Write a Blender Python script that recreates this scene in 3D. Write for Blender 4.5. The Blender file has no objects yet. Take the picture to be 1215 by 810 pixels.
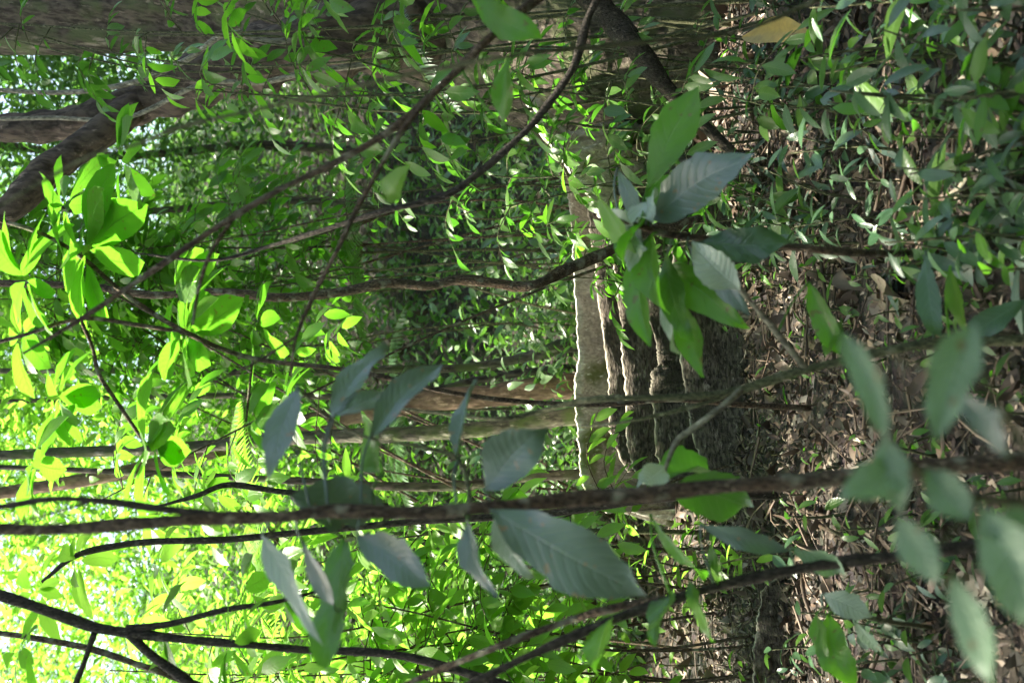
import bpy, math, random
import numpy as np
from mathutils import Vector

random.seed(7)
rng = np.random.default_rng(7)
scene = bpy.context.scene
COL = scene.collection

# ------------------------------------------------------------------ camera model
F_PX, CX, CY = 1283.0, 607.5, 405.0          # photo is 1215x810, taken with the camera turned on its side
PITCH = math.radians(5.0)
CAM = np.array([0.0, 0.0, 1.5])
sp, cp = math.sin(PITCH), math.cos(PITCH)
FWD = np.array([0, cp, -sp]); RGT = np.array([0, -sp, -cp]); UPV = np.array([1.0, 0, 0])


def P(x, y, d):
    """a point at depth d seen in the direction of photo pixel (x, y)"""
    return CAM + d * (FWD + RGT * ((x - CX) / F_PX) + UPV * ((CY - y) / F_PX))


def gz(X, Y):
    X = np.asarray(X, float); Y = np.asarray(Y, float)
    h = 0.05 * np.sin(X * 1.3 + 0.4) * np.cos(Y * 0.9) + 0.025 * np.sin(X * 3.1 + Y * 2.3)
    s = np.clip((Y - 7.0) / 3.0, 0, None)
    s = np.where(s < 1, s * s * 0.5, s - 0.5) * 3.0
    hill = s * 0.36
    hill = np.minimum(hill, 9.0)
    left = np.clip((-X - 3.0) / 4.0, 0, None) * 0.25
    return h + hill + left


def ground_at(x, y, dmin=1.5, dmax=40.0):
    for d in np.arange(dmin, dmax, 0.05):
        p = P(x, y, d)
        if p[2] <= float(gz(p[0], p[1])):
            return p, d
    return P(x, y, dmax), dmax


def nrmz(v):
    v = np.asarray(v, float)
    return v / np.maximum(np.linalg.norm(v, axis=-1, keepdims=True), 1e-9)


SUN = nrmz(np.array([-.38, .14, .91]))          # towards the sun

# ------------------------------------------------------------------ object helpers
def props(o, label=None, cat=None, group=None, kind=None):
    if label: o['label'] = label
    if cat: o['category'] = cat
    if group: o['group'] = group
    if kind: o['kind'] = kind
    return o


def thing(name, loc, label, cat, group=None):
    o = bpy.data.objects.new(name, None)
    o.location = Vector([float(v) for v in loc]); o.empty_display_size = 0.1
    COL.objects.link(o)
    return props(o, label, cat, group)


class MB:
    """collects geometry with per-vertex uv and tint, builds one mesh"""
    def __init__(s):
        s.v, s.f, s.uv, s.t, s.n = [], [], [], [], 0

    def add(s, v, f, uv=None, t=None):
        v = np.asarray(v, float).reshape(-1, 3); f = np.asarray(f, int)
        s.v.append(v); s.f.append(f + s.n)
        s.uv.append(np.zeros((len(v), 2)) if uv is None else np.asarray(uv, float).reshape(-1, 2))
        s.t.append(np.full(len(v), 0.5) if t is None else np.broadcast_to(np.asarray(t, float), (len(v),)))
        s.n += len(v)

    def build(s, name, mat, parent=None, smooth=True):
        V = np.concatenate(s.v); Q = np.concatenate(s.f); UV = np.concatenate(s.uv); T = np.concatenate(s.t)
        if parent is not None:
            V = V - np.array(parent.location)
        me = bpy.data.meshes.new(name)
        me.vertices.add(len(V)); me.vertices.foreach_set('co', V.astype(np.float32).ravel())
        nf = len(Q)
        me.loops.add(nf * 4); me.loops.foreach_set('vertex_index', Q.astype(np.int32).ravel())
        me.polygons.add(nf)
        me.polygons.foreach_set('loop_start', np.arange(0, nf * 4, 4, dtype=np.int32))
        me.polygons.foreach_set('loop_total', np.full(nf, 4, dtype=np.int32))
        me.polygons.foreach_set('use_smooth', np.full(nf, smooth, dtype=bool))
        me.update(calc_edges=True)
        ul = me.uv_layers.new(name='UVMap')
        ul.data.foreach_set('uv', UV[Q.ravel()].astype(np.float32).ravel())
        at = me.attributes.new('tint', 'FLOAT', 'POINT')
        at.data.foreach_set('value', T.astype(np.float32))
        me.materials.append(mat)
        o = bpy.data.objects.new(name, me)
        COL.objects.link(o)
        if parent is not None:
            o.parent = parent
        return o


def smooth_path(pts, per=6):
    p = np.asarray(pts, float)
    if len(p) < 3:
        t = np.linspace(0, 1, per + 1)[:, None]
        return p[0] * (1 - t) + p[-1] * t
    q = np.vstack([2 * p[0] - p[1], p, 2 * p[-1] - p[-2]])
    out = []
    for i in range(1, len(q) - 2):
        a, b, c, d = q[i - 1], q[i], q[i + 1], q[i + 2]
        for k in range(per):
            t = k / per
            out.append(0.5 * (2 * b + (c - a) * t + (2 * a - 5 * b + 4 * c - d) * t * t + (3 * b - a - 3 * c + d) * t ** 3))
    out.append(q[-2])
    return np.array(out)


def tube(mb, pts, rad, sides=8, per=6, rough=0.0, knob=0.0, lobes=0, wob=0.0, tint=0.5):
    """tapered tube through pts (N,3) with radii rad (N)"""
    pts = np.asarray(pts, float); rad = np.asarray(rad, float)
    if wob:
        pts = pts + rng.normal(0, wob, pts.shape)
    pr = np.column_stack([pts, rad])
    pr = smooth_path(pr, per)
    c, r = pr[:, :3], np.maximum(pr[:, 3], 1e-4)
    n = len(c)
    tan = nrmz(np.gradient(c, axis=0))
    ref = np.array([0.31, 0.17, 0.9]) if abs(tan[0][2]) < 0.8 else np.array([0.9, 0.2, 0.1])
    a = nrmz(np.cross(tan[0], ref))
    V, UV = [], []
    ang = np.linspace(0, 2 * math.pi, sides, endpoint=False)
    ph = rng.uniform(0, 6.28, 6)
    run = 0.0
    for i in range(n):
        a = nrmz(a - tan[i] * np.dot(a, tan[i])); b = np.cross(tan[i], a)
        if i: run += np.linalg.norm(c[i] - c[i - 1])
        rr = np.full(sides, r[i])
        if lobes:
            rr = rr * (1 + 0.06 * np.sin(ang * lobes + ph[0] + run * 0.8) + 0.04 * np.sin(ang * (lobes + 3) + ph[1] - run * 1.1))
        if knob:
            rr = rr * (1 + knob * math.sin(run * 23 + ph[2]) * math.sin(run * 9.1 + ph[3]) + knob * 0.6 * np.sin(ang * 2 + run * 31))
        if rough:
            rr = rr * (1 + rng.normal(0, rough, sides))
        V.append(c[i] + np.outer(np.cos(ang) * rr, a) + np.outer(np.sin(ang) * rr, b))
        UV.append(np.column_stack([np.full(sides, run), ang / 6.2832]))
    # round off the ends
    V.append(np.repeat(c[:1] - tan[:1] * r[0] * .4, sides, 0) + (V[0] - c[0]) * 0.05); UV.append(UV[0])
    V.append(np.repeat(c[-1:] + tan[-1:] * r[-1] * .4, sides, 0) + (V[n - 1] - c[-1]) * 0.05); UV.append(UV[n - 1])
    rows = [n] + list(range(n)) + [n + 1]
    fs = []
    k = np.arange(sides); k2 = (k + 1) % sides
    for i, j in zip(rows[:-1], rows[1:]):
        fs.append(np.column_stack([i * sides + k, i * sides + k2, j * sides + k2, j * sides + k]))
    mb.add(np.concatenate(V), np.concatenate(fs), np.concatenate(UV), tint)
    return c


T_TIP = True


def leaves(mb, base, d, nrm, L, W, droop=0.15, fold=0.15, a=0.8, b=0.8, n=4, across=3, tint=None, wave=0.0, curl=0.0, jag=0.0):
    """many leaf blades at once; d = direction base->tip, nrm = upper side"""
    base = np.atleast_2d(base).astype(float); N = len(base)
    d = nrmz(np.broadcast_to(np.atleast_2d(d), (N, 3)))
    nrm = np.broadcast_to(np.atleast_2d(nrm), (N, 3))
    s = nrmz(np.cross(nrm, d)); up = np.cross(d, s)
    L = np.broadcast_to(np.asarray(L, float), (N,)); W = np.broadcast_to(np.asarray(W, float), (N,))
    droop = np.broadcast_to(np.asarray(droop, float), (N,)); fold = np.broadcast_to(np.asarray(fold, float), (N,))
    tint = rng.uniform(0, 1, N) if tint is None else np.broadcast_to(np.asarray(tint, float), (N,))
    t = np.linspace(0, 1, n + 1)
    tp = np.clip(t, 0.004, 0.996)
    w = tp ** a * (1 - tp) ** b
    pk = a / (a + b); w = w / (pk ** a * (1 - pk) ** b)
    w = np.where(T_TIP and (t > .86), w * 0.75 + 0.25 * w * (1 - (t - .86) / .14), w)
    w = np.maximum(w, 0.03)
    v = np.linspace(-1, 1, across)
    T, Vv = np.meshgrid(t, v, indexing='ij')
    Wm = w[:, None] * np.ones_like(Vv)
    x = L[:, None, None] * (T - 0.25 * np.abs(droop)[:, None, None] * T ** 2)
    y = W[:, None, None] * 0.5 * (Wm * Vv) * np.cos(np.clip(fold, -1.3, 1.3))[:, None, None]
    z = -droop[:, None, None] * L[:, None, None] * T ** 2 + np.sin(np.clip(fold, -1.3, 1.3))[:, None, None] * np.abs(Wm * Vv) * W[:, None, None] * 0.5
    if wave:
        ph = rng.uniform(0, 6.28, (N, 1, 1))
        z = z + wave * W[:, None, None] * np.sin(T * 9 + ph + Vv * 1.5) * np.abs(Vv)
        y = y * (1 + wave * 0.5 * np.sin(T * 17 + ph * 2))
    y = y + rng.normal(0, .035, (N, 1, 1)) * L[:, None, None] * np.sin(T * math.pi) ** 2
    if jag:
        y = y * (1 + rng.normal(0, jag, (N, n + 1, 1)) + rng.normal(0, jag, (N, n + 1, across)) * (np.abs(Vv) > .9))
        z = z + jag * .5 * W[:, None, None] * rng.normal(0, 1, (N, n + 1, across)) * np.abs(Vv)
    if curl:
        ph = rng.normal(0, curl, (N, 1, 1))
        z = z + ph * W[:, None, None] * Vv * T
    co = base[:, None, None] + x[..., None] * d[:, None, None] + y[..., None] * s[:, None, None] + z[..., None] * up[:, None, None]
    m = (n + 1) * across
    i, j = np.meshgrid(np.arange(n), np.arange(across - 1), indexing='ij')
    q = np.stack([i * across + j, (i + 1) * across + j, (i + 1) * across + j + 1, i * across + j + 1], -1).reshape(-1, 4)
    fc = (q[None] + (np.arange(N) * m)[:, None, None]).reshape(-1, 4)
    uv = np.broadcast_to(np.stack([T, (Vv + 1) / 2], -1)[None], (N, n + 1, across, 2)).reshape(-1, 2)
    mb.add(co.reshape(-1, 3), fc, uv, np.repeat(tint, m))


# ------------------------------------------------------------------ materials
def new_mat(name):
    m = bpy.data.materials.new(name); m.use_nodes = True
    nt = m.node_tree
    for n in list(nt.nodes):
        nt.nodes.remove(n)
    out = nt.nodes.new('ShaderNodeOutputMaterial')
    return m, nt, out


def N_(nt, typ, **kw):
    n = nt.nodes.new(typ)
    for k, v in kw.items():
        if k in n.inputs:
            n.inputs[k].default_value = v
        else:
            setattr(n, k, v)
    return n


def math_(nt, op, a, b=None, clamp=False):
    n = nt.nodes.new('ShaderNodeMath'); n.operation = op; n.use_clamp = clamp
    for i, x in enumerate((a, b)):
        if x is None: continue
        if isinstance(x, (int, float)): n.inputs[i].default_value = x
        else: nt.links.new(x, n.inputs[i])
    return n.outputs[0]


def mixc(nt, fac, a, b, blend='MIX'):
    n = nt.nodes.new('ShaderNodeMix'); n.data_type = 'RGBA'; n.blend_type = blend
    if isinstance(fac, (int, float)): n.inputs[0].default_value = fac
    else: nt.links.new(fac, n.inputs[0])
    for i, x in ((6, a), (7, b)):
        if isinstance(x, tuple): n.inputs[i].default_value = (*x, 1) if len(x) == 3 else x
        else: nt.links.new(x, n.inputs[i])
    return n.outputs[2]


def leaf_mat(name, top1, top2, trans1, trans2, tr=0.45, rough=0.4, spec=0.5, veins=0.35, nv=9.0, spots=0.0, bump=0.25):
    m, nt, out = new_mat(name)
    L = nt.links.new
    at = N_(nt, 'ShaderNodeAttribute', attribute_name='tint')
    uv = N_(nt, 'ShaderNodeUVMap'); sx = N_(nt, 'ShaderNodeSeparateXYZ'); L(uv.outputs[0], sx.inputs[0])
    v = math_(nt, 'ABSOLUTE', math_(nt, 'SUBTRACT', math_(nt, 'MULTIPLY', sx.outputs[1], 2.0), 1.0))
    mid = math_(nt, 'SUBTRACT', 1.0, math_(nt, 'MULTIPLY', v, 16.0), True)
    side = math_(nt, 'SINE', math_(nt, 'MULTIPLY', math_(nt, 'SUBTRACT', math_(nt, 'MULTIPLY', sx.outputs[0], nv), math_(nt, 'MULTIPLY', math_(nt, 'POWER', v, 1.3), nv * 0.22)), 6.2832))
    sv = math_(nt, 'POWER', math_(nt, 'MULTIPLY', math_(nt, 'ADD', side, 1.0), 0.5), 8.0)
    vein = math_(nt, 'MAXIMUM', mid, math_(nt, 'MULTIPLY', sv, 0.3))
    tc = N_(nt, 'ShaderNodeTexCoord')
    no = N_(nt, 'ShaderNodeTexNoise', Scale=28.0, Detail=4.0); L(tc.outputs['Object'], no.inputs['Vector'])
    no2 = N_(nt, 'ShaderNodeTexNoise', Scale=3.0, Detail=2.0); L(tc.outputs['Object'], no2.inputs['Vector'])
    f = math_(nt, 'ADD', math_(nt, 'MULTIPLY', at.outputs['Fac'], 0.65), math_(nt, 'MULTIPLY', math_(nt, 'ADD', math_(nt, 'MULTIPLY', no.outputs[0], 0.5), math_(nt, 'MULTIPLY', no2.outputs[0], 0.5)), 0.35), True)
    ct = mixc(nt, f, top1, top2); cr = mixc(nt, f, trans1, trans2)
    vf = math_(nt, 'MULTIPLY', vein, veins)
    lt = mixc(nt, vf, ct, tuple(min(1, c * 2.2 + 0.05) for c in top2))
    dk = mixc(nt, math_(nt, 'MULTIPLY', vf, 1.1, True), cr, tuple(c * 0.45 for c in trans1))
    if spots:
        ns = N_(nt, 'ShaderNodeTexNoise', Scale=55.0, Detail=1.0); L(tc.outputs['Object'], ns.inputs['Vector'])
        sf = math_(nt, 'MULTIPLY', math_(nt, 'GREATER_THAN', ns.outputs[0], 0.70), spots)
        lt = mixc(nt, sf, lt, (0.16, 0.11, 0.05)); dk = mixc(nt, sf, dk, (0.12, 0.07, 0.02))
    bp = N_(nt, 'ShaderNodeBump', Strength=bump, Distance=0.004)
    L(math_(nt, 'ADD', math_(nt, 'MULTIPLY', sv, -0.5), math_(nt, 'ADD', math_(nt, 'MULTIPLY', mid, -1.0), math_(nt, 'MULTIPLY', no.outputs[0], 0.8))), bp.inputs['Height'])
    pb = N_(nt, 'ShaderNodeBsdfPrincipled', Roughness=rough); pb.inputs['Specular IOR Level'].default_value = spec
    L(lt, pb.inputs['Base Color']); L(bp.outputs[0], pb.inputs['Normal'])
    tb = N_(nt, 'ShaderNodeBsdfTranslucent'); L(dk, tb.inputs['Color'])
    ms = N_(nt, 'ShaderNodeMixShader'); ms.inputs[0].default_value = tr
    L(pb.outputs[0], ms.inputs[1]); L(tb.outputs[0], ms.inputs[2]); L(ms.outputs[0], out.inputs[0])
    return m


def bark_mat(name, c1, c2, c3, scale=6.0, moss=None, mossamt=0.5, stretch=(1, 1, 0.35), rough=0.9, crest=None, bump=0.7, fiss=.85):
    m, nt, out = new_mat(name); L = nt.links.new
    tc = N_(nt, 'ShaderNodeTexCoord'); mp = N_(nt, 'ShaderNodeMapping'); mp.inputs['Scale'].default_value = stretch
    L(tc.outputs['Object'], mp.inputs[0])
    n1 = N_(nt, 'ShaderNodeTexNoise', Scale=scale, Detail=8.0, Roughness=0.65); L(mp.outputs[0], n1.inputs['Vector'])
    n2 = N_(nt, 'ShaderNodeTexNoise', Scale=scale * 0.3, Detail=3.0); L(tc.outputs['Object'], n2.inputs['Vector'])
    n3 = N_(nt, 'ShaderNodeTexNoise', Scale=scale * 5, Detail=5.0); L(mp.outputs[0], n3.inputs['Vector'])
    r1 = N_(nt, 'ShaderNodeValToRGB'); L(n1.outputs[0], r1.inputs[0])
    e = r1.color_ramp.elements
    e[0].position, e[0].color = 0.32, (*c1, 1); e[1].position, e[1].color = 0.68, (*c2, 1)
    col = mixc(nt, math_(nt, 'MULTIPLY', math_(nt, 'SUBTRACT', n2.outputs[0], 0.45), 5.0, True), r1.outputs[0], c3)
    col = mixc(nt, math_(nt, 'MULTIPLY', math_(nt, 'MULTIPLY', math_(nt, 'SUBTRACT', n3.outputs[0], 0.42), 5.0, True), fiss), col, tuple(c * 0.4 for c in c1))
    if moss:
        n4 = N_(nt, 'ShaderNodeTexNoise', Scale=scale * 0.5, Detail=6.0); L(tc.outputs['Object'], n4.inputs['Vector'])
        col = mixc(nt, math_(nt, 'MULTIPLY', math_(nt, 'SUBTRACT', n4.outputs[0], 1.0 - mossamt), 8.0, True), col, moss)
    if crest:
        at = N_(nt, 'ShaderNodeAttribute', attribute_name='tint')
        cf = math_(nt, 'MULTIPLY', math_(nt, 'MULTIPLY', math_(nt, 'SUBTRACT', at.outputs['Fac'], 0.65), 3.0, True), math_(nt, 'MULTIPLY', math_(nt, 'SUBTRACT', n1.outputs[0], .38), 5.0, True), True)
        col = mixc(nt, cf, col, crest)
    n5 = N_(nt, 'ShaderNodeTexNoise', Scale=scale * 2.2, Detail=5.0, Roughness=0.7); L(mp.outputs[0], n5.inputs['Vector'])
    col = mixc(nt, math_(nt, 'MULTIPLY', math_(nt, 'SUBTRACT', n5.outputs[0], 0.58), 9.0, True), col, tuple(min(1, c * 1.7 + .02) for c in c2))
    bp = N_(nt, 'ShaderNodeBump', Strength=bump, Distance=0.02)
    L(math_(nt, 'ADD', n1.outputs[0], math_(nt, 'MULTIPLY', n3.outputs[0], -0.9)), bp.inputs['Height'])
    pb = N_(nt, 'ShaderNodeBsdfPrincipled', Roughness=rough); pb.inputs['Specular IOR Level'].default_value = 0.25
    L(col, pb.inputs['Base Color']); L(bp.outputs[0], pb.inputs['Normal']); L(pb.outputs[0], out.inputs[0])
    return m


def litter_mat():
    m, nt, out = new_mat('dry leaf'); L = nt.links.new
    at = N_(nt, 'ShaderNodeAttribute', attribute_name='tint')
    r = N_(nt, 'ShaderNodeValToRGB'); L(at.outputs['Fac'], r.inputs[0])
    cols = [(0, (0.04, 0.026, 0.018)), (0.3, (0.085, 0.052, 0.034)), (0.52, (0.15, 0.105, 0.07)), (0.72, (0.27, 0.215, 0.165)), (0.9, (0.5, 0.44, 0.36)), (1.0, (0.36, 0.25, 0.06))]
    e = r.color_ramp.elements
    e[0].position, e[0].color = cols[0][0], (*cols[0][1], 1); e[1].position, e[1].color = cols[-1][0], (*cols[-1][1], 1)
    for p, c in cols[1:-1]:
        q = e.new(p); q.color = (*c, 1)
    tc = N_(nt, 'ShaderNodeTexCoord')
    n = N_(nt, 'ShaderNodeTexNoise', Scale=40.0, Detail=4.0); L(tc.outputs['Object'], n.inputs['Vector'])
    c = mixc(nt, math_(nt, 'MULTIPLY', n.outputs[0], 0.7), r.outputs[0], (0.05, 0.035, 0.025))
    pb = N_(nt, 'ShaderNodeBsdfPrincipled', Roughness=0.6); L(c, pb.inputs['Base Color']); pb.inputs['Specular IOR Level'].default_value = 0.4
    bp = N_(nt, 'ShaderNodeBump', Strength=0.4, Distance=0.005); L(n.outputs[0], bp.inputs['Height']); L(bp.outputs[0], pb.inputs['Normal'])
    L(pb.outputs[0], out.inputs[0])
    return m


def soil_mat():
    m, nt, out = new_mat('forest soil'); L = nt.links.new
    tc = N_(nt, 'ShaderNodeTexCoord')
    n = N_(nt, 'ShaderNodeTexNoise', Scale=9.0, Detail=9.0, Roughness=0.7); L(tc.outputs['Object'], n.inputs['Vector'])
    vo = N_(nt, 'ShaderNodeTexVoronoi', Scale=22.0); L(tc.outputs['Object'], vo.inputs['Vector'])
    r = N_(nt, 'ShaderNodeValToRGB'); L(n.outputs[0], r.inputs[0])
    e = r.color_ramp.elements
    e[0].position, e[0].color = 0.3, (0.012, 0.009, 0.007, 1); e[1].position, e[1].color = 0.75, (0.055, 0.042, 0.033, 1)
    hs = mixc(nt, 0.35, r.outputs[0], vo.outputs['Color'], 'MULTIPLY')
    bp = N_(nt, 'ShaderNodeBump', Strength=0.8, Distance=0.04)
    L(math_(nt, 'ADD', n.outputs[0], vo.outputs['Distance']), bp.inputs['Height'])
    pb = N_(nt, 'ShaderNodeBsdfPrincipled', Roughness=0.95); L(hs, pb.inputs['Base Color']); L(bp.outputs[0], pb.inputs['Normal'])
    L(pb.outputs[0], out.inputs[0])
    return m


M = {
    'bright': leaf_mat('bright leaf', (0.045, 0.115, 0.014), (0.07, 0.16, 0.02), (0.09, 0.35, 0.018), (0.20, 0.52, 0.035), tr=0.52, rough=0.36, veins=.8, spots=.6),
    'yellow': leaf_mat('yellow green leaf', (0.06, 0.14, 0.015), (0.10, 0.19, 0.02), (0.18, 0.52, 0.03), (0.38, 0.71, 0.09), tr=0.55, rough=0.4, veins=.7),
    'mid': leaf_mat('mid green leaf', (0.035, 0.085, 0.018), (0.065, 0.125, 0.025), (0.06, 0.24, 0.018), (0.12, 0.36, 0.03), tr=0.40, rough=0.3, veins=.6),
    'dark': leaf_mat('dark glossy leaf', (0.022, 0.062, 0.028), (0.055, 0.10, 0.05), (0.05, 0.14, 0.02), (0.09, 0.2, 0.03), tr=0.25, rough=0.30, spec=0.6),
    'grey': leaf_mat('grey green leaf', (0.042, 0.075, 0.056), (0.085, 0.12, 0.095), (0.05, 0.13, 0.03), (0.08, 0.17, 0.05), tr=0.18, rough=0.34, spec=0.9, veins=0.12, nv=11, spots=0.9, bump=0.35),  # base colour lightened to stand in for sky sheen on the blades
    'forest': leaf_mat('far forest leaf', (0.03, 0.075, 0.028), (0.15, 0.22, 0.11), (0.08, 0.26, 0.025), (0.18, 0.40, 0.05), tr=0.36, rough=0.26, spec=0.7, veins=0.1, bump=0.1),
    'pale': leaf_mat('silvery leaf underside', (0.2, 0.25, 0.2), (0.36, 0.41, 0.35), (0.2, 0.3, 0.12), (0.3, 0.4, 0.2), tr=0.25, rough=0.35, spec=0.6, veins=0.3, nv=10, bump=0.7),  # white glare on leaves painted as a pale leaf colour
    'soft': leaf_mat('soft green leaf', (0.10, 0.165, 0.095), (0.16, 0.23, 0.15), (0.12, 0.27, 0.07), (0.18, 0.34, 0.1), tr=0.3, rough=0.45, veins=0.9, bump=0.8, spots=.8),
    'bark_grey': bark_mat('grey bark', (0.045, 0.034, 0.026), (0.135, 0.108, 0.084), (0.085, 0.068, 0.054), 9.0, moss=(0.075, 0.085, 0.04), mossamt=0.5, stretch=(1, 1, .3), bump=1.0),
    'bark_brown': bark_mat('brown bark', (0.05, 0.035, 0.026), (0.14, 0.10, 0.075), (0.085, 0.062, 0.046), 6.0, moss=(0.13, 0.115, 0.085), mossamt=0.38),
    'bark_warm': bark_mat('warm brown bark', (0.10, 0.06, 0.04), (0.26, 0.17, 0.12), (0.2, 0.13, 0.09), 9.0, fiss=.5),
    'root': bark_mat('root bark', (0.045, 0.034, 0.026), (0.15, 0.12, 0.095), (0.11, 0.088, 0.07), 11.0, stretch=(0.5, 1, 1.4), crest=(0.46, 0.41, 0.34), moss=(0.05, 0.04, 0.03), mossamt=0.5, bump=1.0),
    'root_pale_lit': bark_mat('sunlit pale root bark', (0.38, 0.34, 0.30), (0.66, 0.61, 0.55), (0.56, 0.52, 0.45), 9.0, stretch=(1.6, 1, 0.6), crest=(0.55, 0.5, 0.44), moss=(0.17, 0.2, 0.085), mossamt=0.49, fiss=.5),  # pale bark lightened further to carry the sunlight on rear root and flank
    'moss_bark': bark_mat('mossy bark', (0.07, 0.06, 0.045), (0.16, 0.14, 0.105), (0.09, 0.095, 0.055), 9.0, moss=(0.065, 0.085, 0.028), mossamt=0.52),
    'stem_brown': bark_mat('brown stem', (0.035, 0.022, 0.014), (0.16, 0.115, 0.08), (0.10, 0.06, 0.036), 45.0, moss=(0.19, 0.18, 0.13), mossamt=0.45, bump=0.8),
    'stem_dark': bark_mat('dark stem', (0.022, 0.017, 0.013), (0.07, 0.055, 0.042), (0.045, 0.036, 0.028), 40.0, moss=(0.10, 0.09, 0.07), mossamt=.36, bump=0.7),
    'stem_green': bark_mat('green stem', (0.045, 0.05, 0.022), (0.15, 0.145, 0.08), (0.10, 0.10, 0.05), 45.0, moss=(0.17, 0.16, 0.11), mossamt=.4, bump=0.6),
    'stem_pale': bark_mat('pale stem', (0.14, 0.125, 0.09), (0.28, 0.25, 0.19), (0.2, 0.18, 0.13), 18.0, bump=0.4),
    'litter': litter_mat(),
    'soil': soil_mat(),
}

# ------------------------------------------------------------------ ground and litter
def build_ground():
    xs = np.concatenate([np.linspace(-60, -8, 20), np.linspace(-7.8, 7.8, 105), np.linspace(8, 60, 20)])
    ys = np.concatenate([np.linspace(-30, 0.5, 14), np.linspace(0.7, 14, 110), np.linspace(14.4, 70, 40)])
    X, Y = np.meshgrid(xs, ys, indexing='ij')
    Z = gz(X, Y) + rng.normal(0, 0.006, X.shape)
    V = np.stack([X, Y, Z], -1).reshape(-1, 3)
    i, j = np.meshgrid(np.arange(len(xs) - 1), np.arange(len(ys) - 1), indexing='ij')
    w = len(ys)
    Q = np.stack([i * w + j, (i + 1) * w + j, (i + 1) * w + j + 1, i * w + j + 1], -1).reshape(-1, 4)
    mb = MB(); mb.add(V, Q)
    props(mb.build('ground', M['soil']), 'dark leaf strewn forest floor rising into a slope', kind='structure')


build_ground()


def rand_dirs(n, zlo, zhi):
    a = rng.uniform(0, 2 * math.pi, n); z = rng.uniform(zlo, zhi, n)
    return nrmz(np.column_stack([np.cos(a), np.sin(a), z]))


def build_litter():
    mb = MB()
    def patch(n, x0, x1, y0, y1, l0, l1, seg):
        X = rng.uniform(x0, x1, n); Y = rng.uniform(y0, y1, n)
        b = np.column_stack([X, Y, gz(X, Y) + rng.uniform(0.004, 0.05, n)])
        d = rand_dirs(n, -0.35, 0.6); nr = nrmz(np.column_stack([rng.normal(0, .6, n), rng.normal(0, .6, n), np.ones(n)]))
        keep = (np.sin(X * 4.1 + 2 * np.sin(Y * 2.3)) + np.sin(Y * 5.3 + 1.7 * np.sin(X * 3.1)) + rng.normal(0, .7, n)) > -1.9
        b, d, nr = b[keep], d[keep], nr[keep]; n = len(b)
        L = rng.uniform(l0, l1, n)
        leaves(mb, b, d, nr, L, L * rng.uniform(0.22, 0.6, n), rng.normal(0.1, 0.5, n), rng.normal(0.2, 0.7, n), 0.6, 0.7, seg, 3, np.clip(rng.beta(1.5, 1.9, n) * (0.98 if l0 < .05 else .72), 0, 1), curl=0.5)
    patch(26000, -2.6, 2.6, 2.0, 5.4, 0.012, 0.05, 2)
    patch(1300, -2.6, 2.6, 2.0, 5.2, 0.05, 0.10, 4)
    patch(220, -2.6, 2.6, 2.0, 5.2, 0.08, 0.13, 6)
    patch(5000, -4, 3.5, 5.0, 9.0, 0.05, 0.14, 2)
    patch(5000, -7, 7, 9.0, 20.0, 0.08, 0.2, 2)
    # fallen twiglets lying in the litter
    for k in range(520):
        x, y = rng.uniform(-2.2, 2.2), rng.uniform(2.1, 6.5); a = rng.uniform(0, 6.28); l = rng.uniform(0.08, 0.45)
        p0 = np.array([x, y, 0]); p1 = p0 + l * np.array([math.cos(a), math.sin(a), 0]); pm = (p0 + p1) / 2 + rng.normal(0, 0.02, 3)
        pp = np.array([p0, pm, p1]); pp[:, 2] = gz(pp[:, 0], pp[:, 1]) + rng.uniform(0.01, 0.09, 3)
        tube(mb, pp, [0.004, 0.003, 0.0015] * np.array(rng.uniform(0.6, 1.6)), 4, 2, tint=rng.uniform(.05, .5))
    for k in range(90):
        x, y = rng.uniform(-2.2, 2.2), rng.uniform(2.3, 5.2); a = rng.uniform(0, 6.28); l = rng.uniform(0.3, 0.9)
        p0 = np.array([x, y, 0]); p1 = p0 + l * np.array([math.cos(a), math.sin(a), 0])
        pp = np.array([p0, p0 * .66 + p1 * .34 + rng.normal(0, .03, 3), p0 * .33 + p1 * .67 + rng.normal(0, .03, 3), p1]); pp[:, 2] = gz(pp[:, 0], pp[:, 1]) + rng.uniform(0.01, 0.07, 4)
        tube(mb, pp, np.array([.009, .008, .006, .003]) * rng.uniform(.4, 1), 6, 4, knob=.1, tint=rng.uniform(.03, .38))
    props(mb.build('leaf_litter', M['litter']), 'brown and pinkish dead leaves and twiglets covering the forest floor', kind='stuff')


build_litter()

# ------------------------------------------------------------------ the buttressed tree
tree = thing('buttressed_tree', (1.75, 6.2, 0.0), 'massive grey trunk at the edge of the view with long stepped buttress roots', 'tree')


def px_path(lst, d0=None):
    """[(x, y, depth)] or [(x, y)] with a depth"""
    return np.array([P(p[0], p[1], p[2] if len(p) > 2 else d0) for p in lst])


mb = MB()
trunk_pts = np.array([P(905, -30, 6.2), P(830, -18, 6.2), P(740, -30, 6.2), P(640, -45, 6.25), P(540, -60, 6.3), P(440, -55, 6.35), P(330, -30, 6.5), P(200, 0, 6.7), P(60, 5, 6.8), P(-150, 5, 6.9), P(-600, 0, 7.0), P(-1100, 10, 7.0)])
tube(mb, trunk_pts, [1.15, 1.05, 1.0, .95, .86, .72, .45, .31, .29, .28, .25, .2], 72, 14, rough=0.012, lobes=5)
mb.build('trunk', M['bark_grey'], tree)
mb = MB()
tube(mb, [P(560, 30, 6.0), P(470, 38, 5.8), P(400, 46, 5.7), P(340, 60, 5.7), P(280, 76, 5.75), P(200, 108, 5.85), P(130, 134, 5.9), P(60, 150, 6), P(-40, 150, 6.1), P(-200, 130, 6.2), P(-500, 60, 6.4)],
     [.22, .21, .18, .165, .16, .125, .10, .085, .075, .07, .04], 32, 10, rough=0.03, lobes=3, knob=0.10)
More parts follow.
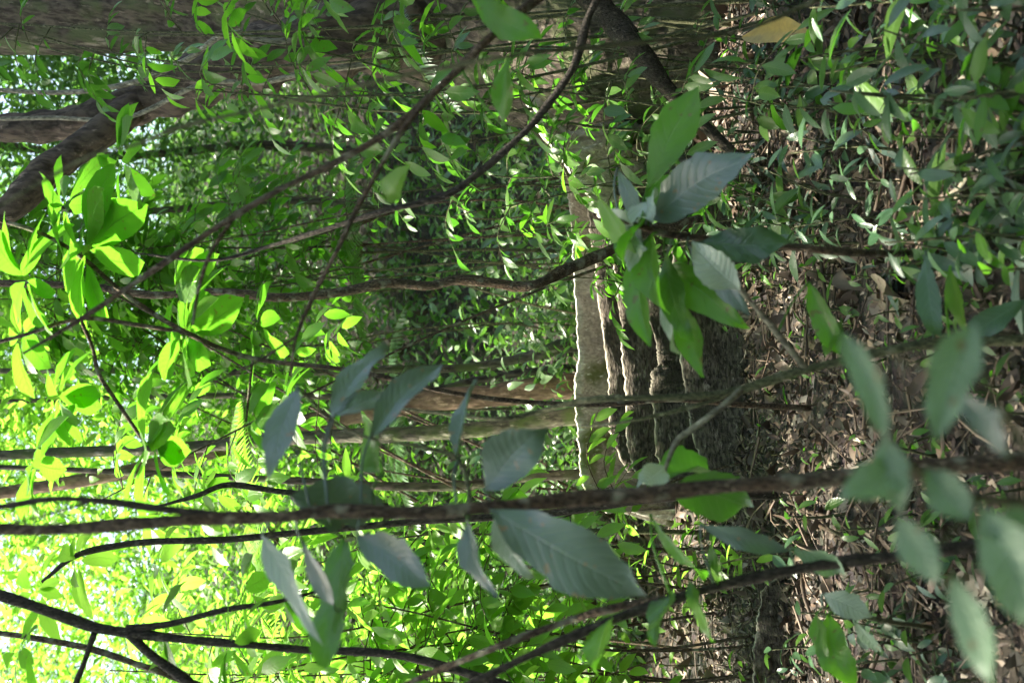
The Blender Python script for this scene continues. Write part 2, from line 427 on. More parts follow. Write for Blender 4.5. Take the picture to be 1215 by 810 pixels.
tube(mb, [P(170, 118, 5.85), P(110, 165, 5.7), P(60, 200, 5.6), P(20, 240, 5.5), P(-40, 290, 5.5)], [.09, .08, .085, .075, .06], 14, 6, rough=0.03, knob=0.1)
mb.build('leaning_limb', M['bark_brown'], tree)
mb = MB()
tube(mb, [P(420, 25, 5.6), P(330, 50, 5.53), P(270, 40, 5.5), P(220, 72, 5.6), P(150, 100, 5.7), P(70, 110, 5.8), P(-30, 105, 5.9)], [.02, .018, .016, .015, .015, .013, .012], 6, 6)
tube(mb, [P(450, 75, 5.6), P(370, 85, 5.5), P(310, 98, 5.55), P(240, 100, 5.6), P(150, 140, 5.75), P(60, 140, 5.85), P(-20, 142, 5.9)], [.016, .015, .014, .013, .013, .012, .012], 6, 6)
mb.build('climbing_vine', M['stem_pale'], tree)


def plank(crest, thick, mat, foot=0.09, lean=0.0, pale=1.0):
    """a plank buttress: crest line given as points, its foot on the ground"""
    c = smooth_path(crest, 14); n = len(c)
    def sm(sd, k=7):
        return np.convolve(rng.normal(0, sd, n + 2 * k), np.ones(k) / k ** .5, 'same')[k:-k]
    c = c + np.column_stack([np.zeros(n), np.cumsum(rng.normal(0, 0.005, n)) * 0.4, sm(.0045) + rng.normal(0, .003, n)])
    tan = np.gradient(c, axis=0); tan[:, 2] = 0; tan = nrmz(tan)
    nr = np.column_stack([-tan[:, 1], tan[:, 0], np.zeros(n)])
    nr = np.where(nr[:, 1:2] > 0, -nr, nr)          # towards the camera side
    g = gz(c[:, 0], c[:, 1]) - 0.08
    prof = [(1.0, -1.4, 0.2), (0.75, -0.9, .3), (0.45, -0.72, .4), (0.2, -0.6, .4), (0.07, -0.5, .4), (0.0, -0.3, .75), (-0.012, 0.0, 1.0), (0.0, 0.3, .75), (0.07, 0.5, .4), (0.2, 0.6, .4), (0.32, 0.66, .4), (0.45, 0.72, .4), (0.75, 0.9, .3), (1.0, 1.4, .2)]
    V, T = [], []
    for q, s, t in prof:
        z = c[:, 2] - (c[:, 2] - g) * q
        off = -s * thick * 0.5 * (1 + sm(.15)) - s * foot * q * 0.5 + 0.03 * q * np.sin(c[:, 0] * 11 + q * 4)
        ln = np.interp(np.linspace(0, 1, n), [0, .3, .5, 1], [lean[0], lean[0], lean[1], lean[1]]) if isinstance(lean, tuple) else lean
        off = off - ln * q * (c[:, 2] - g) + (sm(.011) + rng.normal(0, .003, n)) * (q > .05) + .015 * np.sin(c[:, 0] * 23 + q * 9) * np.sin(q * 14 + c[:, 0] * 5) * (q > .05)
        V.append(np.column_stack([c[:, 0] + nr[:, 0] * off * -1, c[:, 1] - nr[:, 1] * off, z])); T.append(np.full(n, t))
    V = np.stack(V, 1); m = len(prof)
    i, j = np.meshgrid(np.arange(n - 1), np.arange(m - 1), indexing='ij')
    Q = np.stack([i * m + j, (i + 1) * m + j, (i + 1) * m + j + 1, i * m + j + 1], -1).reshape(-1, 4)
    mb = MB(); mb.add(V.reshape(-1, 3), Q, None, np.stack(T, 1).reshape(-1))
    return mb.build('buttress_root', mat, tree)


def with_depth(l, d0, d1):
    k = len(l) - 1
    return np.array([P(x, y, d0 + (d1 - d0) * i / k) for i, (x, y) in enumerate(l)])


r = plank(with_depth([(560, 95), (612, 140), (650, 180), (672, 225), (680, 270), (683, 333), (687, 411), (685, 467), (689, 522), (694, 574), (720, 610)], 6.2, 6.0), 0.07, M['root_pale_lit'], 0.10, lean=(-1.5, -0.8))
r['label'] = 'pale sunlit rearmost buttress root with greenish bark'
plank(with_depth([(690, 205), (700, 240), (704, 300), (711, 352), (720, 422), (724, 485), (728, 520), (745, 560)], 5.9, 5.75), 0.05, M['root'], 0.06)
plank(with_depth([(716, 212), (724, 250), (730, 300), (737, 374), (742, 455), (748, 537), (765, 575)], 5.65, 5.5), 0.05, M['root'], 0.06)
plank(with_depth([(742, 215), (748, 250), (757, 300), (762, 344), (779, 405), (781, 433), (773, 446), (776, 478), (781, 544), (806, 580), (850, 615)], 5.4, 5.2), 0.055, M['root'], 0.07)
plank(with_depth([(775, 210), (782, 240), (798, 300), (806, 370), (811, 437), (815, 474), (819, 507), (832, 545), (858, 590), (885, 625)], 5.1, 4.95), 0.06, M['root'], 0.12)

fl = plank([P(626, 118, 5.6), P(632, 140, 5.4), P(645, 160, 5.35), P(665, 185, 5.4), P(690, 222, 5.5), P(712, 258, 5.6)], 0.12, M['root_pale_lit'], 0.12, lean=-0.9)
fl['label'] = 'pale sunlit broad flank joining the trunk to its roots'

# ------------------------------------------------------------------ crowns overhead
def blob_leaves(mb, centre, rad, n, L, droopz=(-0.6, 0.25), W=0.42, seg=3, shell=0.35, a=.8, b=.8, keep=None):
    u = nrmz(rng.normal(0, 1, (n, 3))) * (rng.uniform(shell ** 3, 1, n) ** (1 / 3))[:, None]
    b0 = np.asarray(centre) + u * np.asarray(rad)
    if keep is not None:
        b0 = b0[keep(b0)]; n = len(b0)
    d = rand_dirs(n, *droopz)
    nr = nrmz(np.column_stack([rng.normal(0, .35, n), rng.normal(0, .35, n), np.ones(n)]))
    Ls = L * rng.uniform(0.6, 1.3, n)
    leaves(mb, b0, d, nr, Ls, Ls * W * rng.uniform(.8, 1.2, n), rng.normal(.2, .15, n), rng.normal(.2, .15, n), a, b, seg, 3)


GAPS = [P(215, 395, 3.3), P(110, 300, 3.3), P(172, 527, 3.2), P(50, 470, 3.4), P(650, 170, 5.3), P(690, 200, 5.3)]  # sun holes cut in the crown so light reaches whorls and flank


def open_gap(c, rr=.48):
    k = np.ones(len(c), bool)
    for g in GAPS:
        v = c - g; t = v @ SUN
        k &= ~((np.linalg.norm(v - t[:, None] * SUN, axis=1) < rr) & (t > 0))
    return k


mb = MB()
for c, r, n in [((-3.0, 1.5, 7.8), (1.7, 1.3, .8), 700), ((-.5, 6.9, 9.4), (1.4, 1.2, .7), 500), ((-1.9, 7.6, 8.8), (1.0, .9, .6), 420), ((-.9, 6.0, 9.2), (1.2, .9, .6), 400), ((-2.2, 3.6, 8.0), (2.6, 1.8, .9), 1700), ((1.0, 4.8, 8.4), (2.2, 2.0, 1.0), 1300), ((-.4, 7.8, 9.2), (1.1, 1.0, .7), 450), ((3.0, 8.5, 9.5), (3, 3, 1.6), 1200), ((.2, 2.0, 7.8), (2.2, 1.6, .8), 1500), ((-1.4, 4.6, 9.0), (2.4, 1.2, .7), 700), ((-1.0, 10.6, 9.6), (2.2, 1.6, .9), 500)]:
    blob_leaves(mb, c, r, n, 0.34, keep=open_gap)
mb.build('crown', M['mid'], tree)  # out-of-view leaf clumps placed where they shade ground, trunk and near leaves

# ------------------------------------------------------------------ plants
def twig_foliage(stem_mb, leaf_mb, p0, direction, length, nl, L, W=0.4, r0=0.006, droop=0.25, zdroop=0.3, seg=4, a=.8, b=.8, across=3, term=True, tint=None):
    """one side branch with alternate leaves"""
    direction = nrmz(direction)
    mid = p0 + direction * length * 0.5 + np.array([0, 0, 0.03 * length]); end = p0 + direction * length - np.array([0, 0, zdroop * length])
    c = smooth_path(np.array([p0, mid, end]), 5)
    tube(stem_mb, np.array([p0, mid, end]), [r0, r0 * .75, r0 * .35], 5, 4)
    side = nrmz(np.cross(direction, [0, 0, 1.0]))
    ts = np.linspace(0.2, 1.0, nl)
    idx = ts * (len(c) - 1); i0 = np.clip(idx.astype(int), 0, len(c) - 2); fr = (idx - i0)[:, None]
    b0 = c[i0] * (1 - fr) + c[i0 + 1] * fr
    sg = np.where(np.arange(nl) % 2 == 0, 1.0, -1.0)[:, None]
    tang = nrmz(c[i0 + 1] - c[i0])
    d = tang * rng.uniform(0.35, 0.9, (nl, 1)) + side * sg * rng.uniform(0.6, 1.0, (nl, 1)) + np.column_stack([np.zeros(nl), np.zeros(nl), rng.uniform(-0.55, 0.15, nl)])
    if term: d[-1] = tang[-1] + np.array([0, 0, -0.2])
    nr = nrmz(np.column_stack([rng.normal(0, .3, nl), rng.normal(0, .3, nl), np.ones(nl)]))
    Ls = L * rng.uniform(0.7, 1.2, nl)
    leaves(leaf_mb, b0, d, nr, Ls, Ls * W * rng.uniform(.85, 1.15, nl), droop + rng.normal(0, .1, nl), rng.normal(.18, .12, nl), a, b, seg, across, tint)


def rosette(stem_mb, leaf_mb, c, nl, L, W=0.38, zr=(-0.45, 0.35), seg=6, a=1.0, b=0.65, across=3, wave=0.04, tint=None):
    ph = rng.uniform(0, 6.28)
    ang = ph + np.arange(nl) * 2.4 + rng.normal(0, .2, nl)
    d = nrmz(np.column_stack([np.cos(ang), np.sin(ang), rng.uniform(zr[0], zr[1], nl)]))
    nr = nrmz(np.column_stack([rng.normal(0, .2, nl), rng.normal(0, .2, nl), np.ones(nl)]))
    Ls = L * rng.uniform(0.6, 1.15, nl)
    leaves(leaf_mb, np.asarray(c) + d * 0.02 + np.column_stack([np.zeros(nl), np.zeros(nl), -rng.uniform(0, .03, nl)]), d, nr, Ls, Ls * W * rng.uniform(.85, 1.15, nl), rng.normal(.22, .1, nl), rng.normal(.15, .1, nl), a, b, seg, across, tint, wave=wave)


def sapling(name, base, top, label, cat, group, stem_mat, leaf_matn, r0, branches, nl, L, blen, W=0.4, start=0.4, bow=None, zdroop=0.25, seg=4, ros=0, a=.8, b=.8, tint=None):
    base = np.asarray(base, float); top = np.asarray(top, float)
    o = thing(name, base, label, cat, group)
    sm, lm = MB(), MB()
    k = 5
    ts = np.linspace(0, 1, k)[:, None]
    pts = base * (1 - ts) + top * ts
    h = np.linalg.norm(top - base)
    if bow is None: bow = rng.normal(0, 0.05 * h, 3) * np.array([1, 1, 0.1])
    pts = pts + np.sin(ts * math.pi) * bow + np.sin(ts * 2 * math.pi) * rng.normal(0, 0.02 * h, 3) * np.array([1, 1, 0])
    pts[0] = base - np.array([0, 0, 0.05])
    c = tube(sm, pts, r0 * np.linspace(1, 0.35, k), 7, 6, knob=0.06)
    for q in range(branches):
        f = start + (1 - start) * (q + rng.uniform(0, 1)) / branches
        p0 = c[min(int(f * (len(c) - 1)), len(c) - 1)]
        d = rand_dirs(1, -0.1, 0.5)[0]
        twig_foliage(sm, lm, p0, d, blen * rng.uniform(0.6, 1.2) * (1.15 - 0.5 * f), nl, L, W, max(0.003, r0 * .35), zdroop=zdroop, seg=seg, a=a, b=b, tint=tint)
    for q in range(ros):
        rosette(sm, lm, c[-1 - 3 * q], 9, L * 1.2, W, a=a, b=b)
    sm.build('stem', stem_mat, o); lm.build('foliage', M[leaf_matn] if isinstance(leaf_matn, str) else leaf_matn, o)
    return o


def on_ground(x, y):
    return np.array([x, y, float(gz(x, y))])


def col_at(y, d):
    return (CY - y) / F_PX * d          # world X of a photo row at a depth


# ---- hand placed blades
def blade(parent, base, tip, wpx, d0, d1, mat, face=0.7, roll=0.0, droop=0.12, fold=0.2, a=None, b=None, name='leaf', label=None, wave=0.08, n=18):
    """one large leaf from pixel base to pixel tip; face 1 = turned to the viewer, 0 = lying flat"""
    B, T = P(base[0], base[1], d0), P(tip[0], tip[1], d1)
    d = T - B; Lg = np.linalg.norm(d); d = d / Lg
    to = nrmz(CAM - (B + T) / 2)
    nr = to * face + np.array([0, 0, 1.0]) * (1 - face)
    s = nrmz(np.cross(nr, d))
    if roll:
        q = np.cross(d, s); s = s * math.cos(roll) + q * math.sin(roll)
    up = np.cross(d, s)
    foreshort = max(0.45, abs(np.dot(up, to)))
    W = wpx * (d0 + d1) / 2 / F_PX / foreshort * 0.92
    mb = MB()
    if name == 'leaf':
        a = rng.uniform(.75, 1.2); b = rng.uniform(.8, 1.15)
    droop = droop * rng.uniform(.2, 2.2); fold = fold * rng.uniform(.3, 2.4)
    leaves(mb, B + up * droop * Lg * .3, d, up, Lg * (1 + 0.25 * abs(droop)), W, droop, fold, a, b, n, 7, rng.uniform(0.2, .8), wave=wave * rng.uniform(.6, 1.6), jag=.035, curl=.15)
    best = None
    for ch in parent.children:                       # stalk back to the nearest shoot
        if ch.name.startswith('leaf'): continue
        vv = np.empty(len(ch.data.vertices) * 3, np.float32); ch.data.vertices.foreach_get('co', vv)
        vv = vv.reshape(-1, 3) + np.array(parent.location); k = np.argmin(np.linalg.norm(vv - B, axis=1))
        if best is None or np.linalg.norm(vv[k] - B) < np.linalg.norm(best - B): best = vv[k]
    if best is not None and .004 < np.linalg.norm(best - B) < .4:
        r0 = .0011 + .0006 * (d0 if d0 < 2.6 else 2.6)
        B2 = B + up * droop * Lg * .3
        tube(mb, [best, best * .4 + B2 * .6 + np.array([0, 0, .06 * np.linalg.norm(best - B)]), B2, B2 + d * Lg * .05], [r0 * 1.3, r0, r0, r0 * .6], 6, 4)
    o = mb.build(name, mat, parent)
    if label: o['label'] = label
    return o


def stem_part(parent, paths, mat, name='stem', sides=12, knob=0.13):
    """paths: list of ([(x,y,d)...], [width px ...])"""
    mb = MB()
    for pts, w in paths:
        pp = np.array([P(*p) if not isinstance(p, np.ndarray) else p for p in pts])
        rr = [wi * (p[2] if not isinstance(p, np.ndarray) else 2.0) / F_PX / 2 for wi, p in zip(w, pts)]
        tube(mb, pp, rr, sides, 7, knob=knob, rough=0.03)
    return mb.build(name, mat, parent)


# foreground sapling with the grey green leaves
D = 1.9
o = thing('broadleaf_sapling', P(1480, 540, D), 'slender brown sapling crossing the whole view, with large grey-green leaves', 'sapling')
stem_part(o, [([(1480, 540, D), (1340, 542, D), (1215, 547, D), (1100, 555, D), (1000, 566, D), (925, 573, D), (850, 577, D), (770, 586, D), (700, 590, D), (640, 596, D), (560, 603, D), (500, 608, D), (400, 606, D), (330, 613, D), (250, 615, D), (150, 622, D), (60, 628, D), (-40, 626, D), (-200, 620, D)],
               [26, 25, 24, 22, 20, 19, 18, 19, 19, 18, 16, 17, 15, 15, 17, 15, 14, 13, 11])], M['stem_brown'])
stem_part(o, [([(262, 612, D), (235, 608, D), (180, 602, D), (120, 594, D), (60, 592, D), (0, 601, D), (-80, 606, D)], [10, 9.5, 9, 9, 8, 7, 6]),
              ([(110, 594, D), (50, 612, D), (15, 620, D)], [4, 3, 2])], M['stem_dark'], 'branch')
for args in [
    ((588, 605), (760, 710), 84, D, D - .1, 'grey', .75), ((577, 580), (640, 508), 56, D, D - .05, 'grey', .7), ((343, 588), (462, 606), 68, D + .05, D + .1, 'grey', .75),
    ((428, 636), (503, 694), 44, D, D - .1, 'grey', .7), ((318, 636), (366, 764), 24, D, D - .15, 'pale', .5), ((562, 610), (572, 706), 20, D, D - .1, 'grey', .35),
    ((362, 640), (395, 728), 24, D + .05, D, 'grey', .5), ((440, 520), (524, 428), 40, D + .1, D + .2, 'grey', .6), ((392, 502), (457, 405), 26, D + .15, D + .25, 'grey', .55),
    ((398, 498), (462, 452), 26, D + .15, D + .2, 'grey', .5), ((546, 548), (558, 448), 18, D + .1, D + .2, 'grey', .35), ((354, 460), (316, 574), 38, D + .1, D, 'grey', .7),
    ((590, 608), (622, 690), 26, D + .03, D, 'pale', .5), ((410, 640), (380, 790), 34, D + .15, D, 'mid', .5), ((460, 560), (420, 500), 40, D + .2, D + .3, 'mid', .4),
]:
    blade(o, args[0], args[1], args[2], args[3], args[4], M[args[5]], args[6])
# twigs that carry those leaves
stem_part(o, [([(600, 600, D), (590, 590, D), (577, 580, D)], [5, 4, 4]), ([(470, 606, D), (430, 636, D), (410, 640, D + .1)], [5, 4, 3]), ([(340, 612, D), (318, 636, D)], [5, 4]),
              ([(560, 604, D), (546, 548, D + .1), (500, 530, D + .1), (440, 520, D + .1), (396, 500, D + .15), (354, 460, D + .1)], [6, 5, 5, 4, 4, 3])], M['stem_green'], 'twig', 6)

# leaning dark sapling below it
D = 2.2
o = thing('leaning_sapling', P(1330, 628, D), 'thin dark sapling leaning away from the brown stem, two nearly parallel shoots', 'sapling')
stem_part(o, [([(1330, 628, D), (1240, 636, D), (1150, 648, D), (1060, 660, D), (1000, 666, D), (900, 684, D), (810, 707, D), (724, 736, D), (670, 759, D), (616, 783, D), (559, 811, D), (430, 870, D)], [18, 16, 15, 14, 13, 13, 13, 11, 11, 10, 10, 8])], M['stem_dark'])
stem_part(o, [([(800, 709, D), (760, 714, D + .02), (704, 727, D + .03), (670, 738, D + .05), (629, 752, D + .05), (582, 770, D + .05), (505, 801, D + .1), (400, 850, D + .1)], [9, 9, 10, 9, 9, 8, 7, 6])], M['stem_brown'], 'shoot')
for args in [((775, 608), (832, 694), 24, D, D, 'bright', .5), ((832, 622), (938, 657), 28, D, D - .05, 'grey', .55), ((938, 648), (1004, 684), 34, D, D, 'soft', .6), ((846, 634), (850, 700), 16, D, D, 'bright', .3), ((820, 690), (842, 760), 18, D, D - .1, 'bright', .4), ((800, 705), (770, 760), 22, D, D - .1, 'mid', .4), ((724, 736), (700, 790), 26, D, D - .1, 'bright', .5)]:
    blade(o, args[0], args[1], args[2], args[3], args[4], M[args[5]], args[6])

# plant with the glare-white leaf and the bright pair at the lower edge
D = 2.5
b = ground_at(1100, 745)[0]
o = thing('glare_leaf_seedling', b, 'seedling with one leaf whitened by glare above a bright green pair', 'seedling')
mb = MB(); tube(mb, [b - [0, 0, .03], P(1060, 738, 2.55), P(1010, 728, 2.5), P(975, 720, 2.5)], [.007, .006, .005, .003], 6, 5); mb.build('stem', M['stem_green'], o)
for args in [((976, 704), (1034, 732), 34, D, D - .05, 'pale', .8), ((985, 730), (1005, 812), 40, D, D - .1, 'bright', .7), ((970, 728), (978, 790), 22, D, D - .05, 'bright', .5), ((1015, 735), (1045, 780), 18, D, D, 'soft', .5)]:
    blade(o, args[0], args[1], args[2], args[3], args[4], M[args[5]], args[6])

# very near shrub, out of focus
D = 1.0
o = thing('near_shrub', P(1560, 640, 1.05), 'soft blurred pale-green shrub closest to the viewer, broad drooping leaves', 'shrub')
stem_part(o, [([(2300, 690, 1.08), (1900, 660, 1.06), (1560, 640, 1.05), (1400, 620, 1.05), (1250, 600, 1.02), (1160, 590, 1.0), (1090, 560, 1.0), (1060, 520, 1.0)], [17, 16, 14, 13, 12, 10, 8, 5]),
              ([(1330, 612, 1.03), (1240, 560, 1.0), (1180, 470, .98), (1153, 400, .97)], [8, 7, 6, 5]), ([(1160, 590, 1), (1120, 640, .98), (1080, 640, .98)], [6, 5, 4]), ([(1250, 600, 1.02), (1180, 660, .95), (1140, 690, .95)], [7, 6, 5]), ([(1180, 470, .98), (1080, 430, 1.0), (1005, 400, 1)], [4, 4, 3])], M['stem_green'], 'stem', 8)
for args in [((1002, 396), (1052, 524), 44, 1.0, .95, 'soft', .8), ((1155, 385), (1108, 522), 62, .97, .92, 'soft', .8), ((1072, 548), (1003, 592), 50, 1.0, .97, 'soft', .8), ((1050, 520), (1068, 610), 44, 1.0, .97, 'soft', .7), ((1100, 556), (1152, 615), 50, 1.0, .95, 'soft', .8), ((1066, 616), (1112, 690), 42, .98, .93, 'soft', .75), ((1235, 615), (1160, 632), 46, .9, .9, 'soft', .8),
             ((1170, 605), (1228, 740), 74, .92, .85, 'soft', .85), ((1128, 680), (1176, 815), 44, .95, .88, 'soft', .7), ((1140, 465), (1190, 545), 36, .98, .95, 'grey', .6)]:
    blade(o, args[0], args[1], args[2], args[3], args[4], M[args[5]], args[6], droop=0.16, fold=.3)

# arched green stem
D = 2.4
o = thing('arching_stem', P(1330, 395, D), 'thin olive stem arching past the stepped roots, forked twice', 'sapling')
stem_part(o, [([(1330, 395, D), (1215, 403, D), (1092, 409, D), (997, 429, D), (940, 443, D), (872, 464, D), (805, 471, D), (737, 472, D), (687, 476, D + .05), (636, 489, D + .1), (590, 497, D + .1), (520, 490, D + .2), (430, 478, D + .3)], [15, 14, 12, 11, 10, 10, 8, 8, 7, 6, 5, 4, 2]),
              ([(872, 464, D), (840, 477, D), (790, 490, D), (750, 499, D), (690, 507, D + .1)], [6, 5, 5, 4, 3])], M['stem_green'])
stem_part(o, [([(880, 462, D), (862, 478, D - .05), (825, 506, D - .05), (803, 524, D - .05), (790, 555, D - .1), (784, 580, D - .1)], [8, 8, 7, 7, 6, 4]), ([(955, 436, D), (916, 388, D - .05), (877, 342, D - .1)], [9, 7, 6])], M['stem_pale'], 'side_shoot')
for args in [((784, 578), (892, 602), 60, D - .1, D - .05, 'mid', .8), ((790, 566), (840, 552), 34, D - .1, D, 'mid', .5), ((788, 556), (762, 572), 26, D - .1, D - .15, 'pale', .8), ((877, 342), (822, 293), 44, D - .1, D - .15, 'pale', .75), ((960, 335), (995, 420), 34, D, D, 'bright', .6), ((1130, 318), (1142, 396), 20, D, D - .05, 'yellow', .5), ((1215, 360), (1140, 400), 30, D, D, 'dark', .5), ((1000, 380), (975, 420), 18, D, D, 'bright', .4), ((1100, 300), (1105, 395), 18, D, D - .1, 'dark', .4)]:
    blade(o, args[0], args[1], args[2], args[3], args[4], M[args[5]], args[6])

# whorled sapling in the middle
D = 2.5
b = ground_at(1105, 300)[0]
o = thing('whorled_sapling', b, 'young plant with a whorl of mixed bright, dark and glare-white leaves before the roots', 'sapling')
mb = MB(); tube(mb, [b - [0, 0, .04], P(1020, 300, 2.62), P(930, 292, 2.55), P(850, 284, 2.5), P(790, 278, 2.5), P(765, 270, 2.5), P(735, 262, 2.5)], [.011, .010, .009, .008, .008, .007, .004], 8, 6); mb.build('stem', M['stem_brown'], o)
for args in [((768, 228), (826, 103), 50, D, D - .1, 'bright', .75), ((776, 258), (890, 184), 58, D, D - .2, 'grey', .7), ((757, 312), (702, 228), 24, D, D - .1, 'yellow', .5), ((832, 288), (934, 288), 46, D, D - .1, 'dark', .85),
             ((822, 296), (884, 372), 34, D - .1, D - .2, 'grey', .8), ((790, 325), (800, 418), 18, D, D - .1, 'pale', .5), ((764, 300), (757, 402), 24, D, D - .15, 'bright', .5), ((800, 318), (872, 388), 40, D, D - .15, 'bright', .6),
             ((806, 352), (828, 446), 26, D, D - .1, 'bright', .5), ((790, 300), (812, 402), 24, D, D - .15, 'mid', .5), ((752, 270), (720, 250), 26, D, D, 'pale', .6), ((748, 272), (772, 330), 22, D, D - .1, 'pale', .5), ((735, 200), (756, 290), 14, D + .1, D, 'grey', .4),
             ((775, 255), (800, 215), 34, D, D + .2, 'mid', .5), ((770, 262), (730, 300), 28, D, D - .1, 'bright', .4), ((780, 280), (776, 360), 26, D - .05, D - .2, 'bright', .5), ((770, 240), (766, 258), 26, D, D - .1, 'pale', .7)]:
    blade(o, args[0], args[1], args[2], args[3], args[4], M[args[5]], args[6])

# brown liana behind
o = thing('liana', P(800, 270, 4.6), 'wavy brown woody liana running up from behind the whorled plant', 'liana')
stem_part(o, [([(830, 262, 4.7), (770, 275, 4.6), (720, 299, 4.5), (670, 321, 4.4), (640, 336, 4.3), (615, 340, 4.3), (589, 336, 4.3), (545, 332, 4.3), (508, 339, 4.3), (461, 336, 4.3), (400, 347, 4.3), (330, 353, 4.3), (260, 346, 4.3), (180, 350, 4.3), (100, 339, 4.3), (0, 336, 4.3), (-120, 330, 4.3)], [16, 15, 14, 14, 13, 13, 12, 12, 11, 12, 11, 11, 9, 9, 8, 8, 7])], M['stem_brown'], sides=10, knob=0.12)

# long oblique branch and its forks
D = 2.3
o = thing('oblique_sapling', P(900, -190, 2.6), 'thin grey-brown stem slanting across the upper view past the big trunk, forked', 'sapling')
stem_part(o, [([(1190, -360, 2.8), (1060, -300, 2.7), (900, -190, 2.6), (760, -90, 2.5), (636, 0, 2.4), (582, 44, D), (530, 96, D), (470, 150, D), (400, 192, D), (330, 226, D), (260, 268, D), (180, 322, D), (100, 376, D), (28, 419, D)], [15, 14, 13, 12, 11, 10, 10, 9, 8, 8, 7, 7, 6, 3])], M['stem_brown'])
stem_part(o, [([(534, 92, D), (508, 117, D), (474, 160, D - .05), (451, 199, D - .05), (425, 245, D - .05), (400, 297, D - .05), (375, 345, D), (352, 398, D), (345, 440, D)], [7, 7, 6, 6, 6, 6, 5, 4, 3]),
              ([(275, 262, D), (250, 300, D), (235, 345, D), (229, 385, D)], [5, 5, 4, 3]), ([(350, 400, D), (300, 432, D), (240, 460, D)], [4, 3, 2])], M['stem_brown'], 'fork')
for args in [((602, 148), (596, 72), 22, D, D - .1, 'bright', .6), ((565, 0), (632, 44), 30, D, D - .1, 'bright', .7), ((592, -5), (560, 5), 22, D, D, 'mid', .5), ((462, 235), (474, 200), 16, D, D - .1, 'yellow', .6)]:
    blade(o, args[0], args[1], args[2], args[3], args[4], M[args[5]], args[6])

# pale vine near the top
o = thing('slanting_vine', P(980, 10, 2.0), 'thin blurred olive vine slanting before the leaning limb', 'vine')
stem_part(o, [([(1330, -120, 2.2), (1100, -60, 2.1), (900, 30, 2.0), (764, 50, 1.8), (687, 57, 1.7), (602, 67, 1.6), (535, 79, 1.6), (474, 91, 1.6), (363, 117, 1.6), (300, 131, 1.6), (217, 150, 1.6), (160, 172, 1.6), (110, 184, 1.6), (47, 217, 1.6), (0, 244, 1.6), (-80, 290, 1.6)], [6, 6, 5, 5, 5, 5, 5, 5, 5, 5, 5, 4, 4, 4, 4, 4])], M['stem_green'])

o = thing('dark_stem', P(760, -80, 3.0), 'dark smooth stem bending in front of the big trunk', 'sapling')
stem_part(o, [([(1110, -260, 3.1), (850, -180, 3.0), (760, -80, 3.0), (704, 8, 3.0), (690, 50, 3.0), (677, 86, 3.0), (636, 142, 3.0), (602, 176, 3.0), (562, 210, 3.0), (525, 233, 3.0), (450, 252, 3.0), (380, 274, 3.05), (320, 292, 3.1), (250, 309, 3.1), (160, 300, 3.1)], [14, 12, 11, 10, 10, 9, 9, 9, 8, 8, 7, 6, 5, 4, 2])], M['stem_dark'])
o = thing('fallen_limb', P(720, 20, 4.0), 'thick blackened limb leaning against the foot of the big trunk', 'branch')
stem_part(o, [([(660, -60, 4.2), (700, -5, 4.2), (730, 28, 4.2), (756, 58, 4.2), (800, 115, 4.3), (880, 190, 4.4)], [26, 30, 32, 28, 18, 10])], M['stem_dark'])

# ---------------------------------------------- sunlit understorey with whorls of big leaves
D = 3.3
def whorl_tree(name, label, cat, base, paths, widths, whorls, leafm, stemm, W=0.38, sub=True):
    o = thing(name, base, label, cat)
    sm, lm = MB(), MB()
    for pts, w in zip(paths, widths):
        tube(sm, [P(*p) for p in pts], [a * p[2] / F_PX / 2 for a, p in zip(w, pts)], 8, 6, knob=0.08)
    for (x, y, d, Lp, nl) in whorls:
        c = P(x, y, d)
        rosette(sm, lm, c, nl, Lp * d / F_PX, W)
    sm.build('stem', stemm, o); lm.build('foliage', leafm, o)
    return o


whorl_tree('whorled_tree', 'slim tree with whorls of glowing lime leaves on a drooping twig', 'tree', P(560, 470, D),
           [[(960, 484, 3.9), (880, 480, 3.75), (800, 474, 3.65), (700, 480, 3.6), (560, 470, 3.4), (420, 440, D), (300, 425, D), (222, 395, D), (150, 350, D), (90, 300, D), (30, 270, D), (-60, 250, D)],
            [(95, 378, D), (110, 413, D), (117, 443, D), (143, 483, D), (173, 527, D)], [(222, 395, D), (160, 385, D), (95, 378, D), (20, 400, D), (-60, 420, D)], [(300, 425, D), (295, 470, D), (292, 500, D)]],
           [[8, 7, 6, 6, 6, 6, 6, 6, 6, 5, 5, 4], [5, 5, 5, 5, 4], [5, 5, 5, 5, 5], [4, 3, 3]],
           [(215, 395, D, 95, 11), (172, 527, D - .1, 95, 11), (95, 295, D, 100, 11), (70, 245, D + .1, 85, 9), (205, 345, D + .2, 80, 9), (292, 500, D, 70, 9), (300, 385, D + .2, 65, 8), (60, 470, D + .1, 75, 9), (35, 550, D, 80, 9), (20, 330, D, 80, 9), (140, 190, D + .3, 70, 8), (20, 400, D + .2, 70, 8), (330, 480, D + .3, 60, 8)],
           M['bright'], M['stem_brown'], 0.42)

